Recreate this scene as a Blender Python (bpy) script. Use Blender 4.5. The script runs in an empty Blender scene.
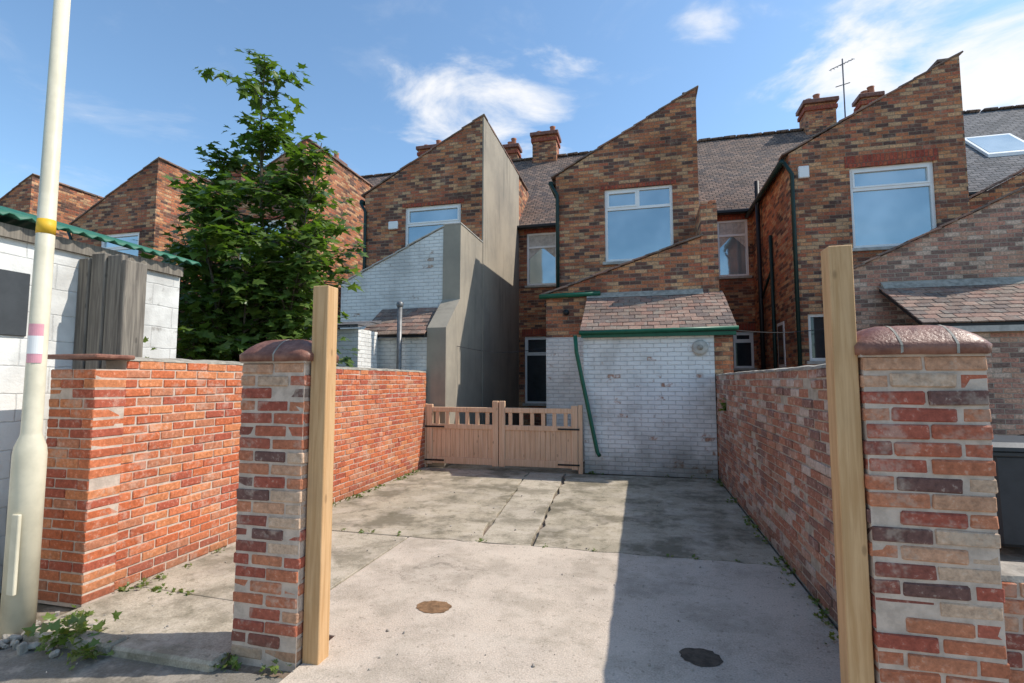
import bpy, bmesh, math, random
from mathutils import Vector, Matrix
R = random.Random(7)
sc = bpy.context.scene
D = bpy.data

# ------------------------------------------------------------------ node helper
class G:
    def __init__(s, name, world=False):
        if world:
            s.m = D.worlds.new(name)
        else:
            s.m = D.materials.new(name)
        s.m.use_nodes = True
        s.t = s.m.node_tree
        s.t.nodes.clear()
    def n(s, typ, **k):
        nd = s.t.nodes.new(typ)
        for a, b in k.items():
            setattr(nd, a, b)
        return nd
    def set(s, sock, v):
        if isinstance(v, bpy.types.NodeSocket):
            s.t.links.new(v, sock)
        else:
            if isinstance(v, (tuple, list)) and len(v) == 3 and sock.type == 'RGBA':
                v = (*v, 1)
            sock.default_value = v
    def math(s, op, a, b=0.0, c=0.0, clamp=False):
        nd = s.n('ShaderNodeMath', operation=op, use_clamp=clamp)
        s.set(nd.inputs[0], a); s.set(nd.inputs[1], b); s.set(nd.inputs[2], c)
        return nd.outputs[0]
    def vmath(s, op, a, b=(0, 0, 0)):
        nd = s.n('ShaderNodeVectorMath', operation=op)
        s.set(nd.inputs[0], a); s.set(nd.inputs[1], b)
        return nd.outputs['Value'] if op in ('LENGTH', 'DOT_PRODUCT', 'DISTANCE') else nd.outputs[0]
    def noise(s, vec, scale, detail=3, rough=.55, dist=0.0, out='Fac'):
        nd = s.n('ShaderNodeTexNoise')
        if vec is not None: s.set(nd.inputs['Vector'], vec)
        nd.inputs['Scale'].default_value = scale
        nd.inputs['Detail'].default_value = detail
        nd.inputs['Roughness'].default_value = rough
        nd.inputs['Distortion'].default_value = dist
        return nd.outputs[out]
    def mix(s, f, a, b, mode='MIX'):
        nd = s.n('ShaderNodeMix', data_type='RGBA', blend_type=mode)
        s.set(nd.inputs[0], f); s.set(nd.inputs[6], a); s.set(nd.inputs[7], b)
        return nd.outputs[2]
    def mr(s, v, a, b, c=0.0, d=1.0, smooth=True):
        nd = s.n('ShaderNodeMapRange')
        if smooth: nd.interpolation_type = 'SMOOTHSTEP'
        s.set(nd.inputs[0], v)
        for i, x in zip((1, 2, 3, 4), (a, b, c, d)): s.set(nd.inputs[i], x)
        return nd.outputs[0]
    def ramp(s, f, stops, const=False):
        nd = s.n('ShaderNodeValToRGB')
        cr = nd.color_ramp
        if const: cr.interpolation = 'CONSTANT'
        while len(cr.elements) < len(stops): cr.elements.new(.5)
        for e, (p, c) in zip(cr.elements, stops):
            e.position = p; e.color = (*c, 1)
        s.set(nd.inputs[0], f)
        return nd.outputs[0]
    def pos(s):
        return s.n('ShaderNodeNewGeometry').outputs['Position']
    def sep(s, v):
        nd = s.n('ShaderNodeSeparateXYZ'); s.set(nd.inputs[0], v); return nd.outputs
    def comb(s, x, y, z):
        nd = s.n('ShaderNodeCombineXYZ')
        for i, v in enumerate((x, y, z)): s.set(nd.inputs[i], v)
        return nd.outputs[0]
    def bump(s, h, strength=.5, dist=.01):
        nd = s.n('ShaderNodeBump'); s.set(nd.inputs['Height'], h)
        nd.inputs['Strength'].default_value = strength
        nd.inputs['Distance'].default_value = dist
        return nd.outputs[0]
    def out(s, color, rough=.8, bump=None, metal=0.0, spec=.3, extra=None):
        b = s.n('ShaderNodeBsdfPrincipled')
        s.set(b.inputs['Base Color'], color); s.set(b.inputs['Roughness'], rough)
        s.set(b.inputs['Metallic'], metal); b.inputs['Specular IOR Level'].default_value = spec
        if bump is not None: s.set(b.inputs['Normal'], bump)
        o = s.n('ShaderNodeOutputMaterial')
        s.t.links.new(b.outputs[0], o.inputs[0])
        return s.m

def stops(cols):
    return [(i/len(cols), c) for i, c in enumerate(cols)]

def brick_mat(name, cols, mortar, bw=.225, bh=.075, paint=None, pthr=(.4, .5), soot=.5, lowdirt=0.0, ms=(.003, .008), tile=False, bstr=.8, pale=0.0):
    g = G(name); p = g.pos()
    s = g.sep(p)
    wob = g.n('ShaderNodeTexNoise'); g.set(wob.inputs['Vector'], p); wob.inputs['Scale'].default_value = 8; wob.inputs['Detail'].default_value = 0
    ws = g.sep(wob.outputs['Color'])
    u = s[0] if tile else g.math('ADD', s[0], s[1])
    u = g.math('ADD', u, g.math('MULTIPLY', ws[0], .014))
    v = g.math('ADD', s[2], g.math('MULTIPLY', ws[1], .012))
    vv = g.math('DIVIDE', v, bh); row = g.math('FLOOR', vv)
    off = g.math('MULTIPLY', g.math('MODULO', row, 2), .5)
    uu = g.math('ADD', g.math('DIVIDE', u, bw), off); col = g.math('FLOOR', uu)
    wn = g.n('ShaderNodeTexWhiteNoise', noise_dimensions='2D')
    g.set(wn.inputs['Vector'], g.comb(col, row, 0.0))
    rnd = wn.outputs['Value']
    fu = g.math('FRACT', uu); fv = g.math('FRACT', vv)
    du = g.math('MULTIPLY', g.math('MINIMUM', fu, g.math('SUBTRACT', 1, fu)), bw)
    dv = g.math('MULTIPLY', g.math('MINIMUM', fv, g.math('SUBTRACT', 1, fv)), bh)
    if tile:
        dv = g.math('MULTIPLY', fv, bh)
    n2 = g.noise(p, 30, 2, .7)
    e = g.math('MINIMUM', du, dv)
    e = g.math('ADD', e, g.math('MULTIPLY', g.math('SUBTRACT', n2, .5), .011))
    mask = g.mr(e, ms[0], ms[1])
    c = g.ramp(rnd, stops(cols), True)
    c = g.mix(1.0, c, g.ramp(n2, [(.25, (.5, .5, .5)), (.75, (1.45, 1.45, 1.45))]), 'MULTIPLY')
    c = g.mix(mask, mortar, c)
    big = g.noise(p, .9, 4, .68)
    if pale:
        pf2 = g.mr(g.noise(p, 4.5, 3, .75), .54, .68)
        c = g.mix(g.math('MULTIPLY', pf2, pale), c, (.52, .38, .27))
    if paint is not None:
        pn = g.math('ADD', g.math('MULTIPLY', g.noise(p, 2.2, 5, .72), .7), g.math('MULTIPLY', rnd, .3))
        pf = g.mr(pn, pthr[0], pthr[1])
        pc = g.mix(g.mr(big, .35, .7), paint, tuple(x*.78 for x in paint))
        pc = g.mix(g.mr(e, .001, .006), tuple(x*.70 for x in paint), pc)
        c = g.mix(pf, c, pc)
    sn = g.mr(big, .42, .70)
    c = g.mix(g.math('MULTIPLY', sn, soot), c, g.mix(1.0, c, (.40, .37, .35), 'MULTIPLY'))
    if lowdirt:
        ld = g.math('MULTIPLY', g.mr(g.math('ADD', s[2], g.math('MULTIPLY', g.noise(p, 2.5, 4), .8)), 1.0, .35), lowdirt)
        c = g.mix(ld, c, (.12, .12, .085))
    h = g.math('ADD', mask, g.math('MULTIPLY', n2, .6))
    return g.out(c, .88, g.bump(h, bstr, .012))

def island_brick(name, cols, stain=(.5, .46, .4), stamt=.3, soot=.4, lowdirt=.5):
    g = G(name); p = g.pos()
    ge = g.n('ShaderNodeNewGeometry')
    rnd = ge.outputs['Random Per Island']
    c = g.ramp(rnd, stops(cols), True)
    n = g.noise(p, 35, 3, .72)
    c = g.mix(1.0, c, g.ramp(n, [(.25, (.6, .6, .6)), (.75, (1.3, 1.3, 1.3))]), 'MULTIPLY')
    st = g.mr(g.noise(p, 6, 4, .75), .52, .66)
    c = g.mix(g.math('MULTIPLY', st, stamt), c, stain)
    st2 = g.mr(n, .6, .68)
    c = g.mix(g.math('MULTIPLY', st2, stamt), c, stain)
    big = g.noise(p, 1.3, 3, .65)
    sn = g.mr(big, .42, .7)
    c = g.mix(g.math('MULTIPLY', sn, soot), c, g.mix(1.0, c, (.4, .38, .36), 'MULTIPLY'))
    z = g.sep(p)[2]
    if lowdirt:
        ld = g.math('MULTIPLY', g.mr(g.math('ADD', z, g.math('MULTIPLY', big, .5)), .6, .22), lowdirt)
        c = g.mix(ld, c, (.09, .085, .06))
    return g.out(c, .85, g.bump(n, .7, .007))

def plain(name, c, rough=.7, var=.25, scale=8, bstr=.2, metal=0.0, spec=.3, c2=None):
    g = G(name); p = g.pos()
    n = g.noise(p, scale, 4, .65)
    cc = g.mix(g.mr(n, .35, .68), c, c2 if c2 else tuple(x*(1-var) for x in c))
    return g.out(cc, rough, g.bump(g.noise(p, scale*6, 2), bstr, .004), metal, spec)

# ------------------------------------------------------------------ materials
M = {}
M['facade'] = brick_mat('facade_brick', [(.50,.19,.085),(.40,.145,.07),(.20,.085,.055),(.56,.26,.12),(.45,.165,.08),(.12,.065,.05),(.52,.31,.17),(.46,.18,.09),(.30,.12,.07),(.16,.08,.06),(.60,.33,.17),(.42,.13,.07)], (.30,.225,.155), soot=.6, pale=.25)
M['facade_lt'] = brick_mat('facade_brick_light', [(.50,.29,.20),(.42,.22,.16),(.28,.165,.13),(.56,.36,.26),(.48,.24,.17),(.22,.14,.11),(.58,.42,.32)], (.42,.35,.27), soot=.4, pale=.25)
M['redbrick'] = brick_mat('red_lintel_brick', [(.36,.08,.045),(.30,.065,.04),(.40,.11,.055)], (.2,.11,.08), bw=.075, bh=.23, soot=.3)
M['shedpaint'] = brick_mat('whitewashed_brick', [(.42,.24,.17),(.30,.18,.14),(.5,.3,.2)], (.58,.55,.50), paint=(.80,.78,.75), pthr=(.28,.35), soot=.4, lowdirt=.65)
M['whitebrick'] = brick_mat('white_painted_brick', [(.45,.33,.26),(.35,.25,.2)], (.55,.52,.48), paint=(.84,.82,.77), pthr=(.27,.32), soot=.2)
M['garagepaint'] = brick_mat('garage_painted_block', [(.4,.38,.35),(.35,.33,.3)], (.55,.54,.5), bw=.44, bh=.215, paint=(.78,.77,.73), pthr=(.27,.35), soot=.4, lowdirt=.5, ms=(.003,.007), bstr=.5)
M['rooftile'] = brick_mat('roof_tile_brown', [(.20,.14,.11),(.16,.12,.10),(.23,.155,.12),(.13,.10,.09),(.26,.18,.14)], (.05,.04,.035), bw=.19, bh=.085, tile=True, soot=.5, ms=(.004,.02))
M['slate'] = brick_mat('roof_slate_grey', [(.15,.145,.15),(.12,.12,.125),(.19,.18,.18)], (.05,.05,.05), bw=.26, bh=.10, tile=True, soot=.4, ms=(.004,.02))
M['tilei'] = island_brick('clay_roof_tiles', [(.28,.16,.12),(.21,.14,.11),(.32,.20,.15),(.18,.13,.11),(.25,.18,.14)], (.32,.31,.26), .4, .4, 0)
M['leftb'] = island_brick('orange_red_bricks', [(.54,.14,.055),(.58,.175,.075),(.47,.12,.055),(.60,.215,.09),(.42,.10,.055),(.55,.15,.06),(.50,.19,.10)], (.62,.48,.38), .38, .28, .35)
M['pillarb'] = island_brick('reclaimed_bricks', [(.46,.135,.075),(.52,.20,.105),(.38,.095,.06),(.56,.30,.18),(.27,.085,.06),(.48,.165,.085),(.56,.38,.26),(.42,.115,.07),(.17,.085,.07)], (.58,.48,.38), .36, .3, .35)
M['rightb'] = island_brick('weathered_bricks', [(.42,.18,.11),(.34,.15,.10),(.46,.26,.18),(.26,.14,.11),(.44,.21,.13),(.52,.41,.34),(.38,.16,.10)], (.60,.53,.46), .55, .38, .4)
M['mortar'] = plain('mortar', (.46,.40,.32), .95, .35, 12, .6)
M['mortar_lt'] = plain('mortar_light', (.58,.46,.37), .95, .25, 14, .6)
M['mortar_gr'] = plain('mortar_grey', (.38,.345,.29), .95, .4, 10, .8)
M['cap'] = plain('glazed_coping_brick', (.15,.06,.042), .45, .5, 11, .8, c2=(.27,.125,.085))
M['upvc'] = plain('white_upvc', (.84,.83,.81), .35, .06, 4, .02)
M['sill'] = plain('stone_sill', (.50,.47,.42), .8, .3, 8, .3)
M['green'] = plain('green_gutter_paint', (.012,.11,.06), .4, .2, 8, .05)
M['roofgreen'] = plain('corrugated_green_sheet', (.02,.13,.08), .5, .3, 5, .1, c2=(.05,.15,.10))
M['dkgreen'] = plain('dark_green_pipe', (.012,.035,.03), .4, .2, 8, .05)
M['black'] = plain('black_plastic', (.018,.018,.02), .45, .2, 10, .05)
M['metal'] = plain('aerial_metal', (.12,.12,.13), .4, .2, 10, .05, metal=.5)
M['flue'] = plain('grey_flue_metal', (.20,.20,.20), .45, .35, 9, .05, metal=.4)
M['terra'] = plain('terracotta', (.42,.16,.09), .8, .3, 6, .2)
M['lamp'] = plain('cream_column_paint', (.68,.62,.47), .45, .12, 5, .1, c2=(.57,.52,.39))
M['yellow'] = plain('yellow_band', (.70,.42,.03), .5, .1)
M['sticker'] = plain('pink_label', (.75,.35,.40), .5, .1)
M['bin'] = plain('bin_plastic', (.06,.065,.07), .45, .2, 5, .1)
M['stone'] = plain('rubble_stone', (.40,.36,.31), .9, .4, 12, .4)

def wood(name, c1, c2, gs=1.0, rough=.65, knots=.55):
    g = G(name); p = g.pos()
    v = g.vmath('MULTIPLY', p, (40*gs, 40*gs, 2.0*gs))
    n = g.noise(v, 1.0, 4, .6, .6)
    c = g.mix(g.mr(n, .3, .7), c1, c2)
    kn = g.n('ShaderNodeTexVoronoi'); g.set(kn.inputs['Vector'], g.vmath('MULTIPLY', p, (9, 9, 4))); kn.inputs['Scale'].default_value = 1
    kf = g.mr(kn.outputs['Distance'], .14, .07)
    c = g.mix(g.math('MULTIPLY', kf, knots), c, tuple(x*.4 for x in c2))
    c = g.mix(g.math('MULTIPLY', g.mr(g.noise(p, 2.5, 4), .45, .7), .25), c, tuple(x*.6 for x in c1))
    return g.out(c, rough, g.bump(n, .4, .004))
M['post'] = wood('new_pine_timber', (.62,.39,.20), (.47,.27,.12))
M['gate'] = wood('pale_gate_timber', (.74,.50,.33), (.60,.37,.22))
M['greywood'] = wood('weathered_grey_timber', (.27,.235,.19), (.11,.095,.08))
M['bark'] = plain('bark', (.12,.10,.07), .9, .4, 14, .5)

g = G('grey_render'); p = g.pos()
n1 = g.noise(p, .8, 5, .65); n3 = g.noise(g.vmath('MULTIPLY', p, (1, 2.5, .35)), 1.6, 4, .6)
c = g.mix(g.mr(n1, .35, .7), (.37,.32,.25), (.27,.24,.195))
c = g.mix(g.math('MULTIPLY', g.mr(n3, .5, .75), .55), c, (.16,.145,.12))
M['render'] = g.out(c, .92, g.bump(g.noise(p, 60, 2), .3, .004))

g = G('window_glass'); p = g.pos()
n = g.noise(p, .7, 3)
c = g.mix(g.mr(n, .3, .7), (.30,.40,.45), (.50,.58,.61))
M['glass'] = g.out(c, .05, g.bump(g.noise(p, 1.3, 2), .12, .03), .55, .9)
M['glassd'] = plain('dark_glass', (.05,.06,.07), .05, .3, 3, 0, .35, .9)
M['curtain'] = plain('net_curtain', (.62,.58,.53), .8, .3, 9, .1)

def concrete(name, base, base2, moss_amt, crack=1.0):
    g = G(name); p = g.pos(); s = g.sep(p)
    n = g.noise(p, .9, 5, .62)
    c = g.mix(g.mr(n, .35, .68), base, base2)
    f = g.noise(p, 90, 1, .7)
    c = g.mix(1.0, c, g.ramp(f, [(.3, (.80,.80,.80)), (.7, (1.16,1.16,1.16))]), 'MULTIPLY')
    mo = g.noise(p, 1.5, 8, .70)
    mf = g.math('MULTIPLY', g.mr(mo, .45, .60), moss_amt)
    c = g.mix(mf, c, (.15,.13,.09))
    mo2 = g.noise(p, 7, 4, .72)
    c = g.mix(g.math('MULTIPLY', g.mr(mo2, .53, .66), moss_amt*.6), c, (.11,.10,.06))
    c = g.mix(g.math('MULTIPLY', g.mr(g.noise(p, 2.6, 5, .7), .52, .40), .28), c, (.60,.52,.43))
    sp = g.noise(p, 26, 1, .6)
    c = g.mix(g.math('MULTIPLY', g.mr(sp, .64, .72), .4), c, (.14,.12,.09))
    if crack:
        nn = g.n('ShaderNodeTexNoise'); g.set(nn.inputs['Vector'], p); nn.inputs['Scale'].default_value = 2.2; nn.inputs['Detail'].default_value = 5; nn.inputs['Roughness'].default_value=.6
        dv = g.vmath('ADD', p, g.vmath('MULTIPLY', nn.outputs['Color'], (.8, .8, 0)))
        vo = g.n('ShaderNodeTexVoronoi', feature='DISTANCE_TO_EDGE'); g.set(vo.inputs['Vector'], dv); vo.inputs['Scale'].default_value = .33
        cr = g.mr(vo.outputs['Distance'], .0026, .0006)
        cr = g.math('MULTIPLY', cr, g.mr(n, .48, .58))
        c = g.mix(g.math('MULTIPLY', cr, .5*crack), c, (.10,.09,.065))
    h = g.math('ADD', f, g.math('MULTIPLY', mo2, .8))
    return g.out(c, .9, g.bump(h, .45, .006))
M['conc_near'] = concrete('driveway_concrete', (.56,.47,.38), (.45,.38,.31), .30, .7)
M['conc_far'] = concrete('driveway_concrete_mossy', (.42,.36,.27), (.31,.27,.20), .85, .9)
M['conc_mid'] = concrete('driveway_concrete_strip', (.46,.40,.31), (.34,.295,.225), .65, .8)
M['asphalt'] = concrete('alley_surface', (.21,.19,.165), (.155,.14,.12), .35, 0)
M['ground'] = concrete('yard_earth', (.20,.145,.105), (.13,.10,.08), .6, 0)
M['rust'] = plain('rusty_patch', (.27,.155,.08), .9, .5, 14, .5)
M['tar'] = plain('dark_patch', (.10,.08,.06), .9, .5, 14, .5)

# ------------------------------------------------------------------ mesh helpers
def empty(name):
    o = D.objects.new(name, None); sc.collection.objects.link(o); return o
def mobj(name, verts, faces, mat, parent=None, smooth=False):
    me = D.meshes.new(name); me.from_pydata([tuple(v) for v in verts], [], faces)
    bm = bmesh.new(); bm.from_mesh(me); bmesh.ops.recalc_face_normals(bm, faces=bm.faces); bm.to_mesh(me); bm.free()
    if smooth:
        for f in me.polygons: f.use_smooth = True
    me.materials.append(mat)
    o = D.objects.new(name, me); sc.collection.objects.link(o)
    if parent: o.parent = parent
    return o
def bevel(o, w, seg=1):
    m = o.modifiers.new('bevel', 'BEVEL'); m.width = w; m.segments = seg; m.limit_method = 'ANGLE'
    return o
BF = [(0,1,3,2),(4,6,7,5),(0,4,5,1),(2,3,7,6),(0,2,6,4),(1,5,7,3)]
def box(name, x0,x1,y0,y1,z0,z1, mat, parent=None, bev=0):
    v = [(x,y,z) for x in (x0,x1) for y in (y0,y1) for z in (z0,z1)]
    o = mobj(name, v, BF, mat, parent)
    if bev: bevel(o, bev)
    return o
def prism(name, pts, a0, a1, mat, parent=None, axis='y'):
    n = len(pts)
    if axis == 'y': v = [(p[0],a0,p[1]) for p in pts]+[(p[0],a1,p[1]) for p in pts]
    elif axis == 'x': v = [(a0,p[0],p[1]) for p in pts]+[(a1,p[0],p[1]) for p in pts]
    else: v = [(p[0],p[1],a0) for p in pts]+[(p[0],p[1],a1) for p in pts]
    f = [tuple(range(n)), tuple(range(2*n-1,n-1,-1))]+[(i,(i+1)%n,n+(i+1)%n,n+i) for i in range(n)]
    return mobj(name, v, f, mat, parent)
def tube(name, pts, rad, mat, parent=None, seg=12):
    pts = [Vector(p) for p in pts]
    if not isinstance(rad, (list, tuple)): rad = [rad]*len(pts)
    V=[];F=[]
    for i,p in enumerate(pts):
        d = (pts[min(i+1,len(pts)-1)]-pts[max(i-1,0)]).normalized()
        a = Vector((0,0,1)) if abs(d.z)<.9 else Vector((1,0,0))
        e1 = d.cross(a).normalized(); e2 = d.cross(e1)
        for k in range(seg):
            t = 2*math.pi*k/seg
            V.append(p+(e1*math.cos(t)+e2*math.sin(t))*rad[i])
    for i in range(len(pts)-1):
        for k in range(seg):
            F.append((i*seg+k, i*seg+(k+1)%seg, (i+1)*seg+(k+1)%seg, (i+1)*seg+k))
    F.append(tuple(range(seg))); F.append(tuple(range((len(pts)-1)*seg, len(pts)*seg)))
    return mobj(name, V, F, mat, parent, seg>=10)
def bverts(hx,hy,hz,b):
    out=[]
    for sx in (-1,1):
        for sy in (-1,1):
            for sz in (-1,1):
                for k in range(3):
                    out.append(Vector((sx*(hx-(b if k!=0 else 0)), sy*(hy-(b if k!=1 else 0)), sz*(hz-(b if k!=2 else 0)))))
    return out
bm = bmesh.new()
tv = [bm.verts.new(v) for v in bverts(1,1,1,.2)]
bm.verts.index_update()
bmesh.ops.convex_hull(bm, input=bm.verts)
bm.faces.ensure_lookup_table()
TF = [tuple(v.index for v in f.verts) for f in bm.faces]
bm.free()
class Bricks:
    def __init__(s): s.v=[]; s.f=[]
    def add(s, c, size, b=.005, jit=.002, mat=None, rot=.006):
        n=len(s.v)
        m = Matrix.Rotation(R.gauss(0,rot),3,'Z') @ Matrix.Rotation(R.gauss(0,rot),3,'Y') @ Matrix.Rotation(R.gauss(0,rot),3,'X')
        if mat is not None: m = mat @ m
        c = Vector(c)+Vector((R.gauss(0,jit),R.gauss(0,jit),R.gauss(0,jit*.5)))
        for p in bverts(size[0]/2,size[1]/2,size[2]/2,b*R.uniform(.7,1.5)):
            q = p+Vector((R.uniform(-1,1),R.uniform(-1,1),R.uniform(-1,1)))*b*.35
            s.v.append(c+m@q)
        s.f += [tuple(i+n for i in t) for t in TF]
    def make(s, name, mat, parent): return mobj(name, s.v, s.f, mat, parent)

def brick_wall(name, x0, x1, y0, y1, z0, z1, along, mat, mort, cope=True, jit=.002):
    e = empty(name); br = Bricks(); H=.0735; L=.225
    rows = int((z1-z0)/H)
    a0,a1 = (y0,y1) if along=='y' else (x0,x1)
    for r in range(rows):
        z = z0+(r+.5)*H
        a = a0 - (L/2 if r%2 else 0)
        while a < a1-.02:
            s0=max(a,a0); s1=min(a+L,a1)
            if s1-s0>.05:
                if along=='y': br.add(((x0+x1)/2,(s0+s1)/2,z),(x1-x0,s1-s0-.011,H-.011),jit=jit)
                else: br.add(((s0+s1)/2,(y0+y1)/2,z),(s1-s0-.011,y1-y0,H-.011),jit=jit)
            a += L
    br.make('bricks', mat, e)
    zt = z0+rows*H
    box('mortar_core', x0+.008,x1-.008,y0+.008,y1-.008,z0-.02,zt-.002, mort, e)
    if cope:
        V=[];F=[];n=int((a1-a0)/.12)
        for i in range(n+1):
            a=a0+(a1-a0)*i/n
            for k,(w,h) in enumerate(((0,-.004),(0.03,.018),(.5,.034),(.97,.018),(1,-.004))):
                hh=zt+h+R.uniform(-.005,.005); ww=w+R.uniform(-.03,.03)
                V.append((x0+(x1-x0)*ww,a,hh) if along=='y' else (a,y0+(y1-y0)*ww,hh))
        for i in range(n):
            for k in range(4): F.append((i*5+k,i*5+k+1,(i+1)*5+k+1,(i+1)*5+k))
        F.append((0,1,2,3,4)); F.append(tuple(n*5+k for k in range(5)))
        mobj('capping', V,F, M['mortar_gr'], e)
    return e

def gate_pillar(x0,x1,y0,y1,h,seams):
    e = empty('gate_pillar'); br = Bricks(); H=.0745; W=x1-x0; Dp=y1-y0; t=.105
    rows=int(h/H)
    for r in range(rows):
        z=(r+.5)*H; hz=H-.012; g_=.012
        if r%2==0:
            for yy in (y0+t/2,y1-t/2):
                sp = x0+W*R.choice((.5,.5,.5,.52))
                br.add(((x0+sp)/2,yy,z),(sp-x0-g_,t,hz),.006,.003)
                br.add(((x1+sp)/2,yy,z),(x1-sp-g_,t,hz),.006,.003)
            for xx in (x0+t/2,x1-t/2):
                br.add((xx,(y0+y1)/2,z),(t,Dp-2*t-2*g_,hz),.006,.003)
        else:
            for xx in (x0+t/2,x1-t/2):
                sp=y0+Dp*(.66 if r%4==1 else .34)
                br.add((xx,(y0+sp)/2,z),(t,sp-y0-g_,hz),.006,.003)
                br.add((xx,(y1+sp)/2,z),(t,y1-sp-g_,hz),.006,.003)
            for yy in (y0+t/2,y1-t/2):
                br.add(((x0+x1)/2,yy,z),(W-2*t-2*g_,t,hz),.006,.003)
    br.make('bricks', M['pillarb'], e)
    z=rows*H
    box('mortar_core', x0+.008,x1-.008,y0+.008,y1-.008,-.05,z, M['mortar_lt'], e)
    # bullnosed brick cap: rounded rings lofted upwards
    o=.022; prof=[(0,.004),(-.002,.045),(.012,.064),(.036,.088),(.066,.113),(.10,.132),(.135,.142)]
    V=[];F=[];ns=56
    cx,cy=(x0+x1)/2,(y0+y1)/2
    for (ins,zz) in prof:
        hx=W/2+o-ins; hy=Dp/2+o-ins
        for k in range(ns):
            t_=2*math.pi*(k+.5)/ns; c_,s_=math.cos(t_),math.sin(t_)
            q=(abs(c_)**9+abs(s_)**9)**(-1/9)
            V.append((cx+hx*c_*q+R.uniform(-.0015,.0015),cy+hy*s_*q+R.uniform(-.0015,.0015),z+zz+R.uniform(-.002,.002)))
    for i in range(len(prof)-1):
        for k in range(ns): F.append((i*ns+k,i*ns+(k+1)%ns,(i+1)*ns+(k+1)%ns,(i+1)*ns+k))
    F.append(tuple(range(ns))); F.append(tuple(range((len(prof)-1)*ns,len(prof)*ns)))
    mobj('bullnose_cap',V,F,M['cap'],e,True)
    # mortar joints between the cap bricks (thin, 1 mm proud)
    for sx in seams:
        pts=[(cy-(Dp/2+o-i_)-.001,z+zz+.001) for i_,zz in prof]+[(cy+(Dp/2+o-i_)+.001,z+zz+.001) for i_,zz in prof[::-1]]
        prism('cap_joint',pts,cx+sx-.005,cx+sx+.005,M['mortar_gr'],e,'x')
    box('cap_bed_joint',x0-.004,x1+.004,y0-.004,y1+.004,z-.006,z+.008,M['mortar_lt'],e)
    return e

def facade(name, x0,x1,y0,y1,z0,zl,zr,openings,mat,parent):
    xs=sorted({x0,x1,*[o[0] for o in openings],*[o[1] for o in openings]})
    zs=sorted({z0,*[o[2] for o in openings],*[o[3] for o in openings]})
    def top(x): return zl+(zr-zl)*(x-x0)/(x1-x0)
    bm=bmesh.new(); vd={}
    def vt(i,j):
        if (i,j) not in vd:
            z = zs[j] if j<len(zs) else top(xs[i])
            vd[(i,j)]=bm.verts.new((xs[i],y0,z))
        return vd[(i,j)]
    for i in range(len(xs)-1):
        for j in range(len(zs)):
            cx=(xs[i]+xs[i+1])/2; cz=(zs[j]+zs[j+1])/2 if j<len(zs)-1 else zs[j]+.01
            if any(o[0]<cx<o[1] and o[2]<cz<o[3] for o in openings): continue
            bm.faces.new((vt(i,j),vt(i+1,j),vt(i+1,j+1),vt(i,j+1)))
    r=bmesh.ops.extrude_face_region(bm,geom=list(bm.faces))
    for v in [q for q in r['geom'] if isinstance(q,bmesh.types.BMVert)]: v.co.y=y1
    bmesh.ops.recalc_face_normals(bm,faces=bm.faces)
    me=D.meshes.new(name); bm.to_mesh(me); bm.free(); me.materials.append(mat)
    o=D.objects.new(name,me); sc.collection.objects.link(o); o.parent=parent
    return o

def window(parent,x0,x1,z0,z1,y,style='top1',glass=None,sill=True,lintel=None,curtain=False):
    glass = glass or M['glass']; w=.06; fy0,fy1=y+.05,y+.115; F=M['upvc']
    B=[]
    def bar(a,b,c,d,e0=0): B.append((a,b,fy0-e0,fy1+e0,c,d))
    bar(x0,x0+w,z0,z1); bar(x1-w,x1,z0,z1); bar(x0+w,x1-w,z0,z0+w); bar(x0+w,x1-w,z1-w,z1)
    zt=z1-(z1-z0)*.27
    xm=(x0+x1)/2
    if style in('top1','top2'): bar(x0+w,x1-w,zt-w/2,zt+w/2)
    if style=='top2':
        bar(xm-w/2,xm+w/2,zt+w/2,z1-w)
        for q in ((x0+w,x0+w+.035,zt+w/2,z1-w),(xm-w/2-.035,xm-w/2,zt+w/2,z1-w),(x0+w+.035,xm-w/2-.035,zt+w/2,zt+w/2+.035),(x0+w+.035,xm-w/2-.035,z1-w-.035,z1-w)): bar(*q,.012)
    if style=='top1':
        for q in ((x0+w,x0+w+.035,zt+w/2,z1-w),(x1-w-.035,x1-w,zt+w/2,z1-w),(x0+w+.035,x1-w-.035,zt+w/2,zt+w/2+.035),(x0+w+.035,x1-w-.035,z1-w-.035,z1-w)): bar(*q,.012)
    if style=='cross':
        bar(x0+w,x1-w,zt-w/2,zt+w/2)
    V=[];Fc=[]
    for a,b,c,d,e0,f0 in B:
        n=len(V); V+=[(x,yy,z) for x in (a,b) for yy in (c,d) for z in (e0,f0)]; Fc+=[tuple(i+n for i in f) for f in BF]
    mobj('window_frame',V,Fc,F,parent)
    box('window_glass',x0+.01,x1-.01,y+.085,y+.095,z0+.01,z1-.01,glass,parent)
    if curtain:
        Vc=[];Fc=[];n=24
        for i in range(n+1):
            x=x0+w+(x1-x0-2*w)*i/n
            for z in (zt-.35*(abs(i-n/2)/(n/2)),z1-w): Vc.append((x,y+.079+.004*math.sin(i*1.9),z))
        for i in range(n): Fc.append((2*i,2*i+2,2*i+3,2*i+1))
        mobj('curtain',Vc,Fc,M['curtain'],parent)
    if sill: box('window_sill',x0-.06,x1+.06,y-.045,y+.05,z0-.07,z0-.002,M['sill'],parent,.008)
    if lintel: box('window_lintel',x0-.08,x1+.08,y-.012,y+.1,z1+.002,z1+lintel,M['redbrick'],parent)

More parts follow.
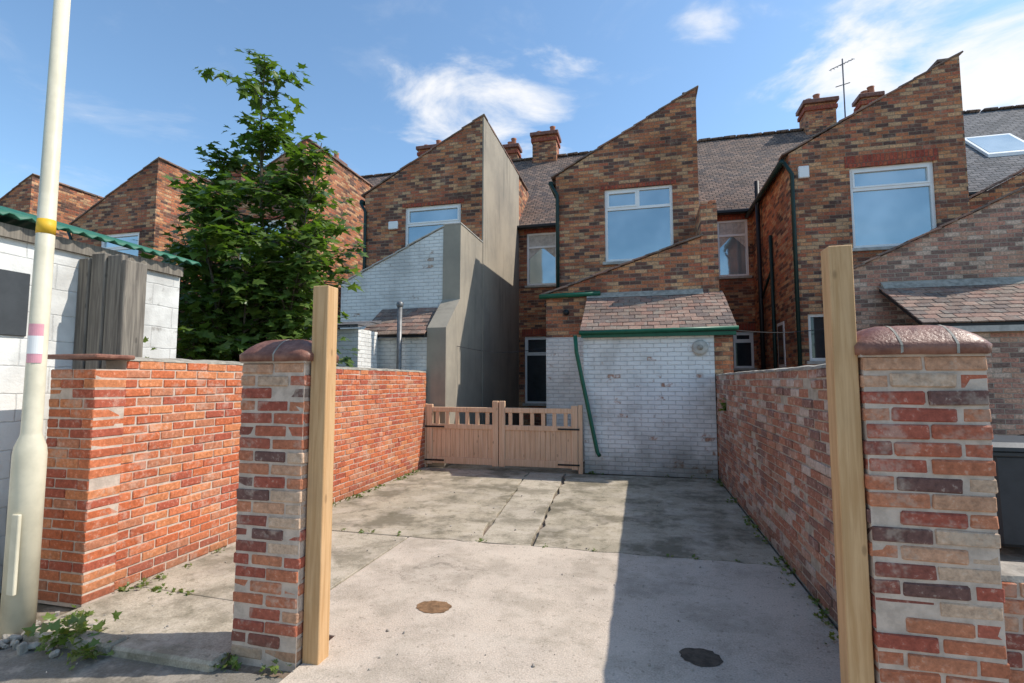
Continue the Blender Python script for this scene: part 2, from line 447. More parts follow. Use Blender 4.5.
def rake(parent,p0,p1,y0,y1,mat,tile=.28,th=.035,over=.03):
    b=Bricks(); a=Vector((p0[0],0,p0[1])); c=Vector((p1[0],0,p1[1])); L=(c-a).length; n=max(2,int(L/tile)); d=(c-a)/L
    ang=math.atan2(d.z,d.x)
    m=Matrix.Rotation(-ang+.05,3,'Y')
    for i in range(n):
        q=a+d*((i+.5)*L/n)
        b.add((q.x,(y0+y1)/2,q.z+th*.6+R.uniform(-.006,.006)),(L/n*1.12,y1-y0+2*over,th),.006,.003,m,.012)
    b.make('verge_tiles',mat,parent)

def tile_roof(parent,x0,x1,ya,za,yb,zb,mat,tw=.21,rl=.155):
    a=Vector((0,ya,za)); c=Vector((0,yb,zb)); L=(c-a).length; d=(c-a)/L; ang=math.atan2(d.z,d.y)
    m=Matrix.Rotation(ang-.06,3,'X'); b=Bricks(); n=int(L/rl)
    for r in range(n+1):
        q=a+d*min(r*rl+rl*.4,L-.04)
        x=x0-(tw/2 if r%2 else 0)
        while x<x1-.03:
            s0=max(x,x0); s1=min(x+tw,x1)
            if s1-s0>.04: b.add(((s0+s1)/2,q.y,q.z+.012),(s1-s0-.006,rl*1.3,.022),.004,.002,m,.01)
            x+=tw
    b.make('roof_tiles',mat,parent)
    prism('roof_deck',[(ya,za-.06),(yb,zb-.06),(yb,zb-.015),(ya,za-.015)],x0+.01,x1-.01,M['black'],parent,'x')

# ------------------------------------------------------------------ terrace
YO=11.4; YM=15.1; PER=4.88
def house(j):
    e=empty('terraced_house')
    P=1.38+PER*j
    xl=P-PER; ox0=P-3.19; ox1=P-.09
    mops=[]
    if j in(0,): mops=[(-3.31,-2.37,4.5,6.12),(-3.38,-2.6,.93,2.94)]
    if j==1: mops=[(2.17,2.97,4.5,6.1),(2.5,3.02,1.95,2.95)]
    facade('rear_wall',xl,P,YM,YM+.3,0,6.4,6.4,mops,M['facade'],e)
    for i,o in enumerate(mops):
        window(e,*o,YM,'cross' if i==0 else 'top1',M['glass'] if i==0 else M['glassd'],lintel=.22,curtain=(i==0))
    rm = M['slate'] if j in (2,3) else M['rooftile']
    zr=10.5; yr=19.6
    prism('main_roof',[(YM-.15,6.30),(yr,zr),(yr+4.6,6.3),(yr+4.6,6.2),(yr,zr-.12),(YM-.15,6.2)],xl+.002,P-.002,rm,e,'x')
    box('gutter',xl,P,YM-.26,YM-.14,6.22,6.32,M['black'],e,.02)
    br=Bricks(); x=xl+.2
    while x<P:
        br.add((x,yr,zr+.01),(.44,.26,.09),.035,.003); x+=.44
    br.make('ridge_tiles',M['rooftile'],e)
    box('front_wall',xl,P,yr+4.2,yr+4.5,0,6.3,M['facade'],e)
    def chim(cx,cy,w,dp,z0,z1,np_):
        box('chimney_stack',cx-w/2,cx+w/2,cy-dp/2,cy+dp/2,z0,z1,M['facade'],e)
        box('chimney_corbel',cx-w/2-.05,cx+w/2+.05,cy-dp/2-.05,cy+dp/2+.05,z1-.34,z1-.2,M['redbrick'],e,.01)
        box('chimney_cap',cx-w/2-.09,cx+w/2+.09,cy-dp/2-.09,cy+dp/2+.09,z1-.1,z1+.05,M['cap'],e,.02)
        for k in range(np_):
            px=cx-w/2+.2+(w-.4)*(k/(max(1,np_-1)))
            h=(.2,.34,.16)[k%3]
            tube('chimney_pot',[(px,cy,z1),(px,cy,z1+.06),(px,cy,z1+h),(px,cy,z1+h+.05)],[.14,.12,.10,.12],M['terra'],e)
    if j<2: chim(P,19.6,.95,.75,9.2,11.35,3 if j==1 else 2)
    if j==-1: chim(-4.95,19.8,.55,.5,9.6,11.15,2)
    if j==1: chim(7.9,19.7,.6,.5,9.6,11.45,2)
    if j>=2: return e
    zl,zh=6.3,8.0
    wx0=P-1.365-.72; wx1=P-1.365+.74
    ops=[(wx0,wx1,4.24,5.89)]
    if j==1: ops.append((3.3,3.68,2.0,2.95))
    facade('outrigger_gable',ox0,ox1,YO,YO+.24,0,zl,zh,ops,M['facade'],e)
    window(e,wx0,wx1,4.24,5.89,YO,'top2' if j==0 else 'top1',lintel=(.24 if j==1 else .1))
    if j==1:
        window(e,3.3,3.68,2.0,2.95,YO,'none',M['glassd'])
        box('side_window_frame',ox0-.02,ox0-.001,12.2,12.75,1.9,2.9,M['upvc'],e,.006)
        box('side_window_glass',ox0-.026,ox0-.021,12.27,12.68,1.97,2.83,M['glassd'],e)
    prism('outrigger_side_low',[(YO+.24,0),(YM,0),(YM,zl-.05),(YO+.24,zl-.05)],ox0,ox0+.24,M['facade'],e,'x')
    prism('outrigger_side_high',[(YO+.24,0),(YM+1.6,0),(YM+1.6,zh-.02),(YO+.24,zh-.02)],ox1-.24,ox1,M['facade'],e,'x')
    if j==-1:
        prism('rendered_party_wall',[(YO+.01,0),(YM,0),(YM,zh-.02),(YO+.01,zh-.02)],ox1+.001,ox1+.035,M['render'],e,'x')
    prism('outrigger_roof',[(ox0-.12,zl-.14),(ox1-.22,zh-.2),(ox1-.22,zh-.08),(ox0-.12,zl-.02)],YO+.2,YM+1.8,M['rooftile'],e)
    rake(e,(ox0-.1,zl-.02),(ox1+.04,zh+.0),YO-.0,YO+.26,M['tilei'],.3)
    cb=Bricks(); y=YO+.4
    while y<YM+1.5:
        cb.add((ox1-.11,y,zh+.01),(.32,.43,.06),.01,.004); y+=.44
    cb.make('parapet_coping',M['tilei'],e)
    tube('eaves_gutter',[(ox0-.12,YO+.02,zl-.14),(ox0-.12,YM,zl-.14)],.055,M['dkgreen'],e)
    pm=M['dkgreen']
    tube('downpipe',[(ox0-.10,YO-.05,zl-.2),(ox0+.04,YO-.05,zl-.45),(ox0+.04,YO-.05,3.35 if j==0 else .1)],.04,pm,e)
    if j==1:
        tube('soil_pipe',[(ox0-.09,13.9,.1),(ox0-.09,13.9,6.7)],.055,M['black'],e)
        tube('waste_pipe',[(ox0-.05,12.9,.1),(ox0-.05,12.9,5.0)],.04,M['dkgreen'],e)
        tube('waste_branch',[(ox0-.05,12.9,4.2),(ox0-.06,13.85,3.7)],.03,M['dkgreen'],e)
        box('alarm_box',ox0+.16,ox0+.36,YO-.07,YO-.002,5.75,6.0,M['upvc'],e,.015)
    if j==-1:
        box('alarm_box',wx0-.42,wx0-.17,YO-.07,YO-.002,5.35,5.55,M['upvc'],e,.015)
    return e

hs={}
for j in (0,-1,1,-2,-3,-4,-5,2,3): hs[j]=house(j)

# ---- our single storey kitchen extension (raking parapet)
e=hs[0]
facade('kitchen_extension_gable',-1.87,1.2,10.4,10.62,0,3.38,4.4,[],M['facade'],e)
box('white_painted_panel',-1.872,-.985,10.385,10.399,0,2.49,M['whitebrick'],e)
prism('kitchen_side',[(10.62,0),(YO,0),(YO,3.3),(10.62,3.3)],-1.87,-1.65,M['facade'],e,'x')
prism('kitchen_roof',[(-1.95,3.18),(1.2,4.2),(1.2,4.3),(-1.95,3.28)],10.6,YO,M['rooftile'],e)
rake(e,(-1.95,3.36),(1.22,4.42),10.38,10.64,M['tilei'],.26)
box('party_wall_stub',1.2,1.5,10.38,YO-.003,0,5.05,M['facade'],e)
b_=Bricks()
for x in (1.28,1.42):
    for y in (10.5,10.75,11.0,11.25): b_.add((x,y,5.08),(.13,.23,.06),.006,.01)
b_.make('stub_top_bricks',M['pillarb'],e)
tube('kitchen_gutter',[(-2.0,10.33,3.34),(-.75,10.33,3.36)],.05,M['green'],e)
tube('overflow_vent',[(-1.45,10.40,3.0),(-1.45,10.34,3.0)],.06,M['black'],e)

# ---- outhouse (whitewashed)
o_=empty('brick_outhouse')
box('walls',-.97,1.205,9.1,10.385,0,2.44,M['shedpaint'],o_)
box('side_pier',1.21,1.5,9.12,10.379,0,2.5,M['facade'],o_)
tile_roof(o_,-1.02,1.56,9.0,2.48,10.36,3.28,M['tilei'])
tube('green_gutter',[(-1.03,8.97,2.44),(1.57,8.97,2.47)],.035,M['green'],o_)
box('fascia',-1.0,1.54,9.005,9.09,2.36,2.44,M['green'],o_)
prism('mortar_flashing',[(10.26,3.26),(10.38,3.30),(10.38,3.38)],-1.02,1.2,M['mortar_gr'],o_,'x')
tube('leaning_downpipe',[(-1.1,8.97,2.40),(-1.08,8.99,2.1),(-.74,9.0,.38),(-.70,8.95,.33)],.035,M['green'],o_)
tube('round_vent',[(.98,9.10,2.16),(.98,9.06,2.16),(.98,9.04,2.16)],[.13,.13,.09],M['sill'],o_,16)
tube('round_vent_core',[(.98,9.045,2.16),(.98,9.025,2.16)],[.05,.045],M['mortar_gr'],o_,12)

# ---- left neighbour
e=hs[-1]
facade('white_gable',-6.35,-3.96,9.9,10.12,0,3.72,4.82,[],M['whitebrick'],e)
rake(e,(-6.4,3.7),(-3.94,4.84),9.88,10.14,M['sill'],.3,.03,.01)
prism('extension_roof',[(-6.4,3.5),(-3.96,4.6),(-3.96,4.7),(-6.4,3.6)],10.1,YO,M['rooftile'],e)
prism('party_wall_rendered',[(9.1,0),(YO,0),(YO,4.86),(9.88,4.86),(9.86,3.28),(9.1,2.62)],-3.955,-3.57,M['render'],e,'x')
box('party_wall_coping',-3.97,-3.555,9.87,YO-.002,4.862,4.9,M['sill'],e,.01)
o2=empty('neighbour_outhouse')
box('walls',-5.3,-3.96,9.12,9.88,0,2.44,M['whitebrick'],o2)
tile_roof(o2,-5.35,-3.965,9.02,2.5,9.88,3.1,M['tilei'])
box('lower_store',-6.4,-4.95,8.3,9.0,0,2.55,M['whitebrick'],o2)
prism('lower_store_roof',[(8.2,2.56),(9.05,2.72),(9.05,2.78),(8.2,2.62)],-6.5,-4.9,M['slate'],o2,'x')
tube('boiler_flue',[(-4.47,8.97,.3),(-4.47,8.97,3.02)],.048,M['flue'],o2)
tube('boiler_flue_cowl',[(-4.47,8.97,3.02),(-4.47,8.97,3.04),(-4.47,8.97,3.10),(-4.47,8.97,3.13)],[.05,.065,.065,.03],M['flue'],o2)

# ---- right neighbour's extension and outhouse
e=hs[1]
facade('neighbour_extension_gable',3.75,6.6,10.4,10.62,0,3.6,4.95,[],M['facade_lt'],e)
rake(e,(3.7,3.58),(6.6,4.97),10.37,10.64,M['tilei'],.26)
prism('neighbour_extension_roof',[(3.7,3.4),(6.6,4.75),(6.6,4.85),(3.7,3.5)],10.6,YO,M['rooftile'],e)
prism('neighbour_extension_side',[(10.62,0),(YO,0),(YO,3.5),(10.62,3.5)],3.75,3.97,M['facade'],e,'x')
facade('upper_parapet_gable',6.25,8.8,11.9,12.15,0,5.1,6.45,[],M['facade'],e)
rake(e,(6.2,5.1),(8.8,6.47),11.88,12.17,M['tilei'],.26)
o3=empty('neighbour_outhouse')
box('walls',4.25,6.6,9.1,10.39,0,2.42,M['facade_lt'],o3)
tile_roof(o3,4.15,6.7,9.0,2.48,10.36,3.25,M['tilei'])
box('pale_fascia',4.2,6.65,9.0,9.09,2.33,2.42,M['sill'],o3)
prism('mortar_flashing',[(10.24,3.22),(10.38,3.26),(10.38,3.36)],4.2,6.6,M['mortar_gr'],o3,'x')

# skylight
sl=(10.5-6.3)/(19.6-14.95)
def rz(y): return 6.30+(y-14.95)*sl
prism('skylight_frame',[(16.6,rz(16.6)+.005),(17.7,rz(17.7)+.005),(17.7,rz(17.7)+.1),(16.6,rz(16.6)+.1)],9.5,10.7,M['upvc'],hs[2],'x')
prism('skylight_glass',[(16.68,rz(16.68)+.09),(17.62,rz(17.62)+.09),(17.62,rz(17.62)+.11),(16.68,rz(16.68)+.11)],9.58,10.62,M['glass'],hs[2],'x')

# tv aerial
a=empty('tv_aerial')
ax,ay=7.1,19.5
tube('mast',[(ax,ay,10.4),(ax,ay,12.9)],.022,M['metal'],a,6)
tube('boom',[(ax-.45,ay-.2,12.45),(ax+.4,ay+.2,12.95)],.016,M['metal'],a,6)
for k in range(8):
    q=-.45+k*.12
    tube('element',[(ax+q-.04,ay+q*.36-.22,12.7+q*.58-.14),(ax+q+.04,ay+q*.36+.22,12.7+q*.58+.14)],.009,M['metal'],a,6)
tube('lower_arm',[(ax-.25,ay,11.9),(ax+.2,ay,12.0)],.015,M['metal'],a,6)

# ------------------------------------------------------------------ yard walls
brick_wall('yard_brick_wall',-4.14,-3.92,3.17,9.02,0,1.77,'y',M['leftb'],M['mortar_lt'])
brick_wall('yard_brick_wall',1.22,1.44,2.96,9.09,0,1.70,'y',M['rightb'],M['mortar'],jit=.004)
brick_wall('brick_pier',-4.34,-3.89,2.92,3.165,0,1.76,'x',M['leftb'],M['mortar_lt'],cope=False)
p_=D.objects['brick_pier']
box('pier_coping',-4.37,-3.86,2.89,3.2,1.765,1.80,M['cap'],p_,.01)
brick_wall('low_front_wall',1.46,3.6,2.75,2.97,0,.8,'x',M['pillarb'],M['mortar_lt'])
gate_pillar(-2.35,-1.905,2.62,2.94,1.72,(.02,))
gate_pillar(.968,1.45,2.62,2.945,1.72,(-.09,.12))

def post(x0,x1,y0,y1,h):
    e=empty('timber_gate_post')
    box('post',x0,x1,y0,y1,-.05,h,M['post'],e,.004)
    return e
post(-1.9,-1.795,2.665,2.77,2.17)
post(.862,.963,2.64,2.745,2.23)

# ------------------------------------------------------------------ wooden gates
def gate_leaf(x0,x1,hinge_left):
    e=empty('wooden_gate'); Y0,Y1=8.96,9.02; m=M['gate']
    st=.11
    box('stile_a',x0,x0+st,Y0,Y1,.07,1.17 if hinge_left else 1.24,m,e,.008)
    box('stile_b',x1-st,x1,Y0,Y1,.07,1.24 if hinge_left else 1.17,m,e,.008)
    box('top_rail',x0+st,x1-st,Y0+.005,Y1-.005,1.03,1.12,m,e,.008)
    box('mid_rail',x0+st,x1-st,Y0+.005,Y1-.005,.72,.81,m,e,.006)
    box('bottom_rail',x0+st,x1-st,Y0+.005,Y1-.005,.09,.21,m,e,.006)
    n=6; W=(x1-x0-2*st)
    for i in range(n):
        c=x0+st+W*(i+.5)/n
        box('spindle_%d'%i,c-.035,c+.035,Y0+.015,Y1-.015,.81,1.03,m,e,.004)
    n=13
    for i in range(n):
        a=x0+st+W*i/n; b=x0+st+W*(i+1)/n
        box('board_%d'%i,a+.002,b-.002,Y0+.022,Y1-.012,.21,.72,m,e,.003)
    for z in (.76,.15):
        if hinge_left: box('strap_hinge',x0-.03,x0+.35,Y0-.008,Y0-.002,z-.015,z+.015,M['black'],e)
        else: box('strap_hinge',x1-.35,x1+.03,Y0-.008,Y0-.002,z-.015,z+.015,M['black'],e)
    return e
gate_leaf(-3.88,-2.50,True)
gate_leaf(-2.485,-1.07,False)
for gx in (-3.965,-1.065):
    e=empty('gate_frame_post'); box('post',gx,gx+.075,8.98,9.07,0,1.18,M['gate'],e,.006)

# ------------------------------------------------------------------ garage
e=empty('garage')
prism('side_wall',[(-1.5,0),(4.35,0),(4.35,2.78),(-1.5,2.78)],-4.92,-4.72,M['garagepaint'],e,'x')
prism('end_wall',[(-8.5,0),(-4.93,0),(-4.93,2.78),(-6.7,3.25),(-8.5,2.78)],4.1,4.3,M['garagepaint'],e)
box('far_side_wall',-8.7,-8.5,-1.5,4.3,0,2.78,M['garagepaint'],e)
box('dark_boarded_hatch',-4.73,-4.70,2.2,2.98,1.95,2.45,M['bin'],e,.005)
V=[];F=[];ns=160;nx=6
for i in range(ns+1):
    y=-1.6+6.1*i/ns
    for k in range(nx+1):
        t=k/nx; x=-4.6-2.1*t
        V.append((x,y,2.86+.62*t+.019*math.sin(y*2*math.pi/.13)))
for i in range(ns):
    for k in range(nx): F.append((i*(nx+1)+k,i*(nx+1)+k+1,(i+1)*(nx+1)+k+1,(i+1)*(nx+1)+k))
co=mobj('corrugated_roof',V,F,M['roofgreen'],e,True)
sm=co.modifiers.new('s','SOLIDIFY'); sm.thickness=.012
V2=[(-13.4-x, y, z) for x,y,z in V]
mobj('corrugated_roof_far',V2,F,M['roofgreen'],e,True)
box('eaves_board',-4.72,-4.68,-1.5,4.35,2.70,2.80,M['greywood'],e)
e=empty('weathered_timber_screen')
xs=[-4.72,-4.60,-4.44,-4.27]
for i in range(3):
    box('board_%d'%i,xs[i]+.004,xs[i+1]-.004,3.34+.015*i,3.40+.012*i,0,2.66+.02*((i*2)%3),M['greywood'],e,.006)
box('return_board',-4.266,-4.22,3.36,3.56,0,2.63,M['greywood'],e,.006)

# ------------------------------------------------------------------ lamp column
e=empty('street_lamp')
lx,ly=-3.93,2.56
tube('column',[(lx,ly,-.05),(lx,ly,1.12),(lx,ly,1.17),(lx,ly,1.24),(lx,ly,1.26),(lx,ly,6.0)],[.088,.088,.082,.058,.055,.040],M['lamp'],e,28)
tube('bracket_arm',[(lx,ly,6.0),(lx+.05,ly-.1,6.15),(lx+.1,ly-.5,6.25)],[.036,.03,.03],M['lamp'],e,12)
tube('lantern',[(lx+.1,ly-.45,6.25),(lx+.1,ly-.55,6.26),(lx+.12,ly-.95,6.28),(lx+.12,ly-1.05,6.28)],[.05,.11,.10,.04],M['sill'],e,14)
tube('yellow_band',[(lx,ly,2.60),(lx,ly,2.70)],[.0525,.052],M['yellow'],e,28)
box('access_door',lx+.02,lx+.08,ly-.092,ly-.07,.25,.75,M['lamp'],e,.004)
def wrap(nm,r,z0,z1,mat):
    V=[];F=[]
    for i in range(9):
        t=math.radians(-95+i*11)
        for z in (z0,z1): V.append((lx+r*math.cos(t),ly+r*math.sin(t),z))
    for i in range(8): F.append((2*i,2*i+2,2*i+3,2*i+1))
    mobj(nm,V,F,mat,e)
wrap('label',.057,1.72,1.98,M['sticker']); wrap('label_text_panel',.0585,1.78,1.90,M['upvc'])

# ------------------------------------------------------------------ wheelie bins
def bin_(x,y):
    e=empty('wheelie_bin')
    v=[]
    for z,w,d in ((.06,.22,.24),(.92,.285,.33)):
        v+=[(x-w,y-d,z),(x+w,y-d,z),(x+w,y+d,z),(x-w,y+d,z)]
    mobj('body',v,[(0,1,2,3),(4,5,6,7)]+[(i,(i+1)%4,4+(i+1)%4,4+i) for i in range(4)],M['bin'],e).modifiers.new('b','BEVEL').width=.03
    box('rim',x-.30,x+.30,y-.345,y+.345,.90,.95,M['bin'],e,.012)
    prism('lid',[(y-.37,.955),(y+.36,.955),(y+.36,1.0),(y+.1,1.06),(y-.3,1.03),(y-.37,.99)],x-.31,x+.31,M['bin'],e,'x')
    tube('handle',[(x-.25,y+.36,.93),(x-.25,y+.43,.95),(x+.25,y+.43,.95),(x+.25,y+.36,.93)],.016,M['bin'],e,8)
    for s in (-1,1): tube('wheel',[(x+s*.2,y+.27,.1),(x+s*.26,y+.27,.1)],.1,M['black'],e,18)
bin_(3.45,6.1); bin_(4.15,6.35)

# ------------------------------------------------------------------ ground
mobj('ground',[(-300,-200,-.035),(300,-200,-.035),(300,400,-.035),(-300,400,-.035)],[(0,1,2,3)],M['ground'])
mobj('alley_road',[(-60,-7,-.028),(60,-7,-.028),(60,2.55,-.028),(-60,2.55,-.028)],[(0,1,2,3)],M['asphalt'])
def slab(parent,pts,z,mat,name='slab'):
    o=prism(name,pts,-.08,z,mat,parent,'z'); bevel(o,.006,2); return o
dr=empty('driveway')
def wob(a,b,n,amp):
    out=[]
    for i in range(n+1):
        t=i/n; out.append((a[0]+(b[0]-a[0])*t+(R.uniform(-amp,amp) if 0<i<n else 0),a[1]+(b[1]-a[1])*t+(R.uniform(-amp,amp) if 0<i<n else 0)))
    return out
jn=wob((1.2,5.01),(-2.34,5.0),30,.02)
slab(dr,[(-2.34,3.0),(-1.9,2.99),(-1.9,2.3)]+[(-2.02,1.2),(-1.9,.3),(1.6,.3),(1.55,2.6),(1.2,3.1)]+jn,0,M['conc_near'],'near_slab')
def offs(l,d): return [(x,y+d) for x,y in l]
left=[p for p in jn if p[0]<-1.7]; rt=[p for p in jn if p[0]>-1.0]
slab(dr,offs(rt,.012)+wob((-1.04,5.02),(-1.26,9.0),22,.03)+[(1.2,9.08)],.0,M['conc_far'],'far_slab_b')
slab(dr,[(-3.9,5.02)]+offs(left[::-1],.012)+wob((-1.62,5.02),(-1.95,9.0),22,.03)+[(-3.9,9.0)],.0,M['conc_far'],'far_slab_a')
slab(dr,[(-1.60,5.03),(-1.07,5.03)]+wob((-1.075,5.05),(-1.31,9.0),18,.015)+wob((-1.93,9.0),(-1.60,5.03),18,.015)[:-1],-.004,M['conc_mid'],'centre_strip')
slab(dr,[(-3.9,3.32),(-2.37,3.25),(-2.36,5.0),(-3.9,5.0)],-.003,M['conc_mid'],'side_slab')
slab(dr,[(-3.88,2.66),(-2.37,2.64),(-2.37,3.23),(-3.88,3.30)],.004,M['conc_mid'],'side_slab_front')
slab(dr,[(-3.9,9.02),(-1.0,9.02),(-1.9,15),(-3.5,15)],-.01,M['conc_far'],'passage_slab')
k=empty('kerb')
box('kerb_stone_a',-3.8,-3.1,2.50,2.63,-.1,.03,M['conc_mid'],k,.015)
box('kerb_stone_b',-3.09,-2.36,2.50,2.63,-.1,.025,M['conc_mid'],k,.015)
def patch(name,x,y,rx,ry,mat):
    v=[(x,y,.006)]; n=28
    for i in range(n):
        t=2*math.pi*i/n; q=1+R.uniform(-.08,.08); v.append((x+rx*q*math.cos(t),y+ry*q*math.sin(t),.003))
    mobj(name,v,[(0,1+i,1+(i+1)%n) for i in range(n)],mat,dr,True)
patch('rusty_cover',-1.45,3.52,.125,.10,M['rust'])
patch('dark_cover',.31,3.28,.115,.10,M['tar'])

# ------------------------------------------------------------------ foliage
def leafmat(name,cols,trans=.3):
    g=G(name); ge=g.n('ShaderNodeNewGeometry')
    c=g.ramp(ge.outputs['Random Per Island'],[(i/(len(cols)-1),x) for i,x in enumerate(cols)])
    b=g.n('ShaderNodeBsdfPrincipled'); g.set(b.inputs['Base Color'],c); b.inputs['Roughness'].default_value=.4
    b.inputs['Specular IOR Level'].default_value=.45
    t=g.n('ShaderNodeBsdfTranslucent'); g.set(t.inputs[0],g.mix(1.0,c,(1.7,2.0,.6),'MULTIPLY'))
    m=g.n('ShaderNodeMixShader'); m.inputs[0].default_value=trans
    g.t.links.new(b.outputs[0],m.inputs[1]); g.t.links.new(t.outputs[0],m.inputs[2])
    o=g.n('ShaderNodeOutputMaterial'); g.t.links.new(m.outputs[0],o.inputs[0]); return g.m
M['leaf']=leafmat('sycamore_leaf',[(.06,.10,.022),(.085,.14,.03),(.11,.175,.035),(.07,.115,.025),(.15,.20,.045)],.3)
M['weed']=leafmat('weed_leaf',[(.08,.12,.025),(.12,.18,.04),(.16,.17,.05)])
LS=[(0,0),(.18,.10),(.50,.04),(.36,.28),(.55,.55),(.24,.52),(0,1.0),(-.24,.52),(-.55,.55),(-.36,.28),(-.50,.04),(-.18,.10)]
class Leaves:
    def __init__(s): s.v=[];s.f=[]
    def add(s,p,d,nrm,size):
        n=len(s.v); d=d.normalized(); side=d.cross(nrm)
        if side.length<.01: side=d.cross(Vector((1,0,0)))
        side.normalize(); up=side.cross(d)
        fold=R.uniform(.05,.28); curl=R.uniform(0,.3)
        for a,b in LS:
            s.v.append(p+side*a*size+d*b*size+up*(abs(a)*fold-curl*b*b)*size)
        s.f.append(tuple(range(n,n+len(LS))))
tree=empty('sycamore_tree')
base=Vector((-5.25,6.1,0))
lv=Leaves()
def prof(z):
    P_=[(1.0,1.6),(1.8,1.98),(2.6,1.98),(3.3,1.8),(3.9,1.45),(4.5,1.0),(5.0,.66),(5.6,.34),(6.3,.12)]
    for (a,b),(c,d) in zip(P_,P_[1:]):
        if a<=z<=c: return b+(d-b)*(z-a)/(c-a)
    return .1
leaders=[(Vector((-5.2,6.0,6.2)),.05),(Vector((-4.3,6.1,4.95)),.04),(Vector((-5.95,6.1,5.0)),.04),(Vector((-6.8,6.2,4.0)),.035),(Vector((-4.0,5.7,3.6)),.03),(Vector((-5.6,5.3,4.3)),.035),(Vector((-4.8,6.7,4.6)),.035),(Vector((-4.7,5.3,3.4)),.03),(Vector((-6.3,5.5,3.2)),.03)]
def curve(a,b,n,bend):
    out=[];off=Vector((R.uniform(-1,1),R.uniform(-1,1),0))*bend
    for i in range(n+1):
        t=i/n; out.append(a.lerp(b,t)+off*math.sin(t*math.pi)+Vector((R.gauss(0,.02),R.gauss(0,.02),0)))
    return out
def twig_leaves(a,b,dens=1.0,sz=1.0):
    L=(b-a).length; n=max(3,int(L/.055*dens)); ax=(b-a).normalized()
    for i in range(n):
        t=.15+.85*(i+R.random())/n
        p=a.lerp(b,t)
        for sgn in (0,1):
            th=R.uniform(0,2*math.pi)
            out=Vector((math.cos(th),math.sin(th),R.uniform(-.7,.05)))
            d=(out+ax*.4).normalized()
            nrm=Vector((R.gauss(0,.4)+.2,R.gauss(0,.4)-.3,1)).normalized()
            lv.add(p+d*R.uniform(.03,.11),d,nrm,R.uniform(.10,.185)*sz)
ti=0; TW=[]
for top,r in leaders:
    st=base+Vector((R.uniform(-.25,.25),R.uniform(-.2,.2),0))
    pts=curve(st,top,9,.15)
    tube('stem_%d'%ti,pts,[r*(1-.85*i/9) for i in range(10)],M['bark'],tree,8); ti+=1
    L=len(pts)-1
    twig_leaves(pts[-2],pts[-1],1.3,.8)
    H=top.z
    nb=int(H*9.5)
    for q in range(nb):
        t=R.uniform(.25,.97); k_=t*L; i=int(k_); a=pts[i].lerp(pts[min(i+1,L)],k_-i)
        th=R.uniform(0,2*math.pi)
        ln=(1-t)*R.uniform(.5,1.3)+R.uniform(.15,.45)
        d=Vector((math.cos(th),math.sin(th)*.8,R.uniform(.0,.8)))
        b=a+d.normalized()*ln
        c=Vector((base.x-.05,base.y,b.z)); pr=prof(min(max(b.z,1.0),6.2))*R.uniform(.75,1.2); h=b-c; h.z=0
        dist=math.hypot(h.x,h.y*1.35)
        if dist>pr and b.z<5.2: b=c+h*(pr/dist)
        if b.x>-4.2 and b.z<1.9: continue
        mid=a.lerp(b,.5)+Vector((0,0,.05))
        TW.append((a,mid,b))
        twig_leaves(a.lerp(b,.3),b,.8)
        for s_ in range(2 if ln>.45 else 1):
            tt=R.uniform(.4,.9); a2=a.lerp(b,tt); b2=a2+Vector((R.gauss(0,.22),R.gauss(0,.22),R.uniform(-.05,.3)))
            twig_leaves(a2,b2,.85)
mobj('foliage',lv.v,lv.f,M['leaf'],tree)
V=[];F=[]
for pts in TW:
    d=(pts[2]-pts[0]).normalized(); e1=d.cross(Vector((0,0,1))); e1=(e1 if e1.length>.01 else Vector((1,0,0))).normalized(); e2=d.cross(e1)
    n=len(V)
    for p,r in zip(pts,(.012,.009,.004)):
        for k in range(4): V.append(p+(e1*math.cos(k*1.5708)+e2*math.sin(k*1.5708))*r)
    for i in range(2):
        for k in range(4): F.append((n+i*4+k,n+i*4+(k+1)%4,n+(i+1)*4+(k+1)%4,n+(i+1)*4+k))
mobj('branches',V,F,M['bark'],tree)

lv2=Leaves()
def weed(x,y,z,n,r,h,sz=.05):
    for i in range(n):
        th=R.uniform(0,6.28); d=Vector((math.cos(th),math.sin(th),R.uniform(.2,1.6)))
        p=Vector((x+R.gauss(0,r*.5),y+R.gauss(0,r*.5),z+R.uniform(0,h)*max(0,1-R.random())))
        lv2.add(p,d,Vector((R.gauss(0,.5),R.gauss(0,.5),1)),sz*R.uniform(.5,1.3))
weed(-3.45,2.52,.0,90,.16,.14,.06); weed(-3.2,2.46,-.02,50,.12,.08,.05); weed(-3.7,2.75,0,30,.1,.08,.04)
for i in range(26): weed(-3.86+R.uniform(0,.06),R.uniform(3.2,8.9),0,R.randint(5,16),.06,.05,.035)
for i in range(22): weed(1.16+R.uniform(-.05,.05),R.uniform(3.3,9.0),0,R.randint(5,14),.06,.06,.035)
for i in range(12): weed(R.uniform(-3.8,-2.4),R.choice((3.28,5.01)),0,R.randint(4,10),.05,.03,.03)
for i in range(8): weed(R.uniform(-2.2,1.1),5.02,0,R.randint(3,8),.04,.02,.025)
for i in range(8): weed(R.uniform(-.9,1.1),9.05,0,R.randint(4,10),.05,.05,.03)
weed(-2.3,2.58,-.02,30,.08,.06,.04); weed(-2.0,2.58,-.02,20,.08,.05,.035)
weed(1.2,8.2,1.15,40,.05,.2,.06); weed(-4.45,3.6,1.7,60,.15,.25,.07)
mobj('weeds',lv2.v,lv2.f,M['weed'])
rb=Bricks()
for i in range(45):
    s=R.uniform(.015,.055)
    rb.add((-3.85+R.gauss(0,.22),2.42+R.gauss(0,.12)+.15*(i%2),-.02+s*.3),(s*1.5,s,s*.8),s*.22,.0,None,.8)
for i in range(160):
    s=R.uniform(.004,.016)
    rb.add((R.uniform(-3.8,1.1),R.choice((R.uniform(2.0,3.2),R.uniform(3.2,8.8))),.002+s*.2),(s*1.4,s,s*.8),s*.22,0,None,.8)
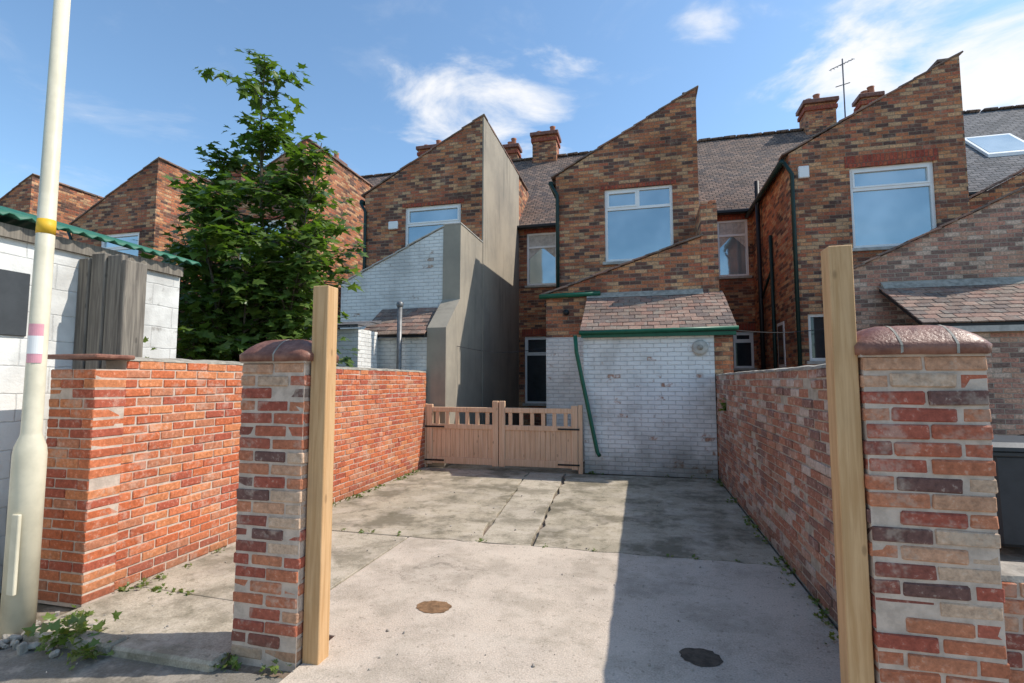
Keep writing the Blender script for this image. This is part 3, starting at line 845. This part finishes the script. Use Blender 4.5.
rb.make('rubble',M['stone'],None)

e=empty('washing_line'); pts=[]
for i in range(13):
    t=i/12; pts.append((-3.57+1.72*t,9.7+.7*t,2.3-.12*math.sin(t*math.pi)))
tube('line',pts,.006,M['black'],e,6)
e=empty('overhead_cable'); pts=[]
for i in range(13):
    t=i/12; pts.append((1.5+2.3*t,10.0+.4*t,2.55+.1*t-.12*math.sin(t*math.pi)))
tube('line',pts,.008,M['black'],e,6)

# ------------------------------------------------------------------ world, sun
phi=math.radians(-17); el=math.radians(48.4)
sd=Vector((math.cos(el)*math.cos(phi),-math.cos(el)*math.sin(phi),math.sin(el)))
w=G('World',True); sc.world=w.m
sky=w.n('ShaderNodeTexSky',sky_type='NISHITA'); sky.sun_disc=False
sky.sun_elevation=el; sky.sun_rotation=math.atan2(sd.x,sd.y)
sky.air_density=1.0; sky.dust_density=.5; sky.ozone_density=1.5
tc=w.n('ShaderNodeTexCoord').outputs['Generated']
dirn=w.vmath('NORMALIZE',tc)
sz_=w.sep(dirn)
zc=w.math('MAXIMUM',sz_[2],.05)
cp=w.comb(w.math('DIVIDE',sz_[0],zc),w.math('DIVIDE',sz_[1],zc),0.0)
n1=w.noise(cp,2.3,7,.60,.4)
blobs=[((-.26,.84,.46),.27,1.5,.36),((.47,.775,.43),.30,1.2,.42),((.324,.827,.458),.22,1.6,.36),((.124,.816,.564),.15,2.4,.34),((.62,.70,.36),.34,1.0,.46),((-.13,.83,.54),.13,2.2,.28)]
mk=None
for c,r,az,amt in blobs:
    dd=w.vmath('LENGTH',w.vmath('MULTIPLY',w.vmath('SUBTRACT',dirn,c),(1,1,az)))
    q=w.mr(dd,r,0.0,0.0,amt)
    mk=q if mk is None else w.math('MAXIMUM',mk,q)
cl=w.math('ADD',n1,mk)
cf=w.mr(cl,.64,.92)
gen=w.math('MULTIPLY',w.mr(n1,.52,.75),.18)
cf=w.math('MAXIMUM',cf,gen)
tint=w.mix(1.0,sky.outputs[0],(1.5,1.72,1.75),'MULTIPLY')
col=w.mix(w.math('MULTIPLY',cf,.95),tint,(8.0,8.0,8.1))
bg=w.n('ShaderNodeBackground'); w.set(bg.inputs[0],col); bg.inputs[1].default_value=.13
wo=w.n('ShaderNodeOutputWorld'); w.t.links.new(bg.outputs[0],wo.inputs[0])
L=D.lights.new('sun','SUN'); L.energy=5.0; L.angle=math.radians(.53); L.color=(1,.93,.83)
lo=D.objects.new('sun',L); sc.collection.objects.link(lo); lo.rotation_euler=sd.to_track_quat('Z','Y').to_euler(); lo.location=(20,-5,30)

cam=D.cameras.new('camera'); cam.lens=18; cam.sensor_width=36; cam.clip_end=2000; cam.clip_start=.05
co=D.objects.new('camera',cam); sc.collection.objects.link(co)
co.location=(0,0,1.6); co.rotation_euler=(math.radians(90+4.41),0,math.radians(14.04))
sc.camera=co
sc.view_settings.view_transform='Standard'; sc.view_settings.look='None'; sc.view_settings.exposure=0
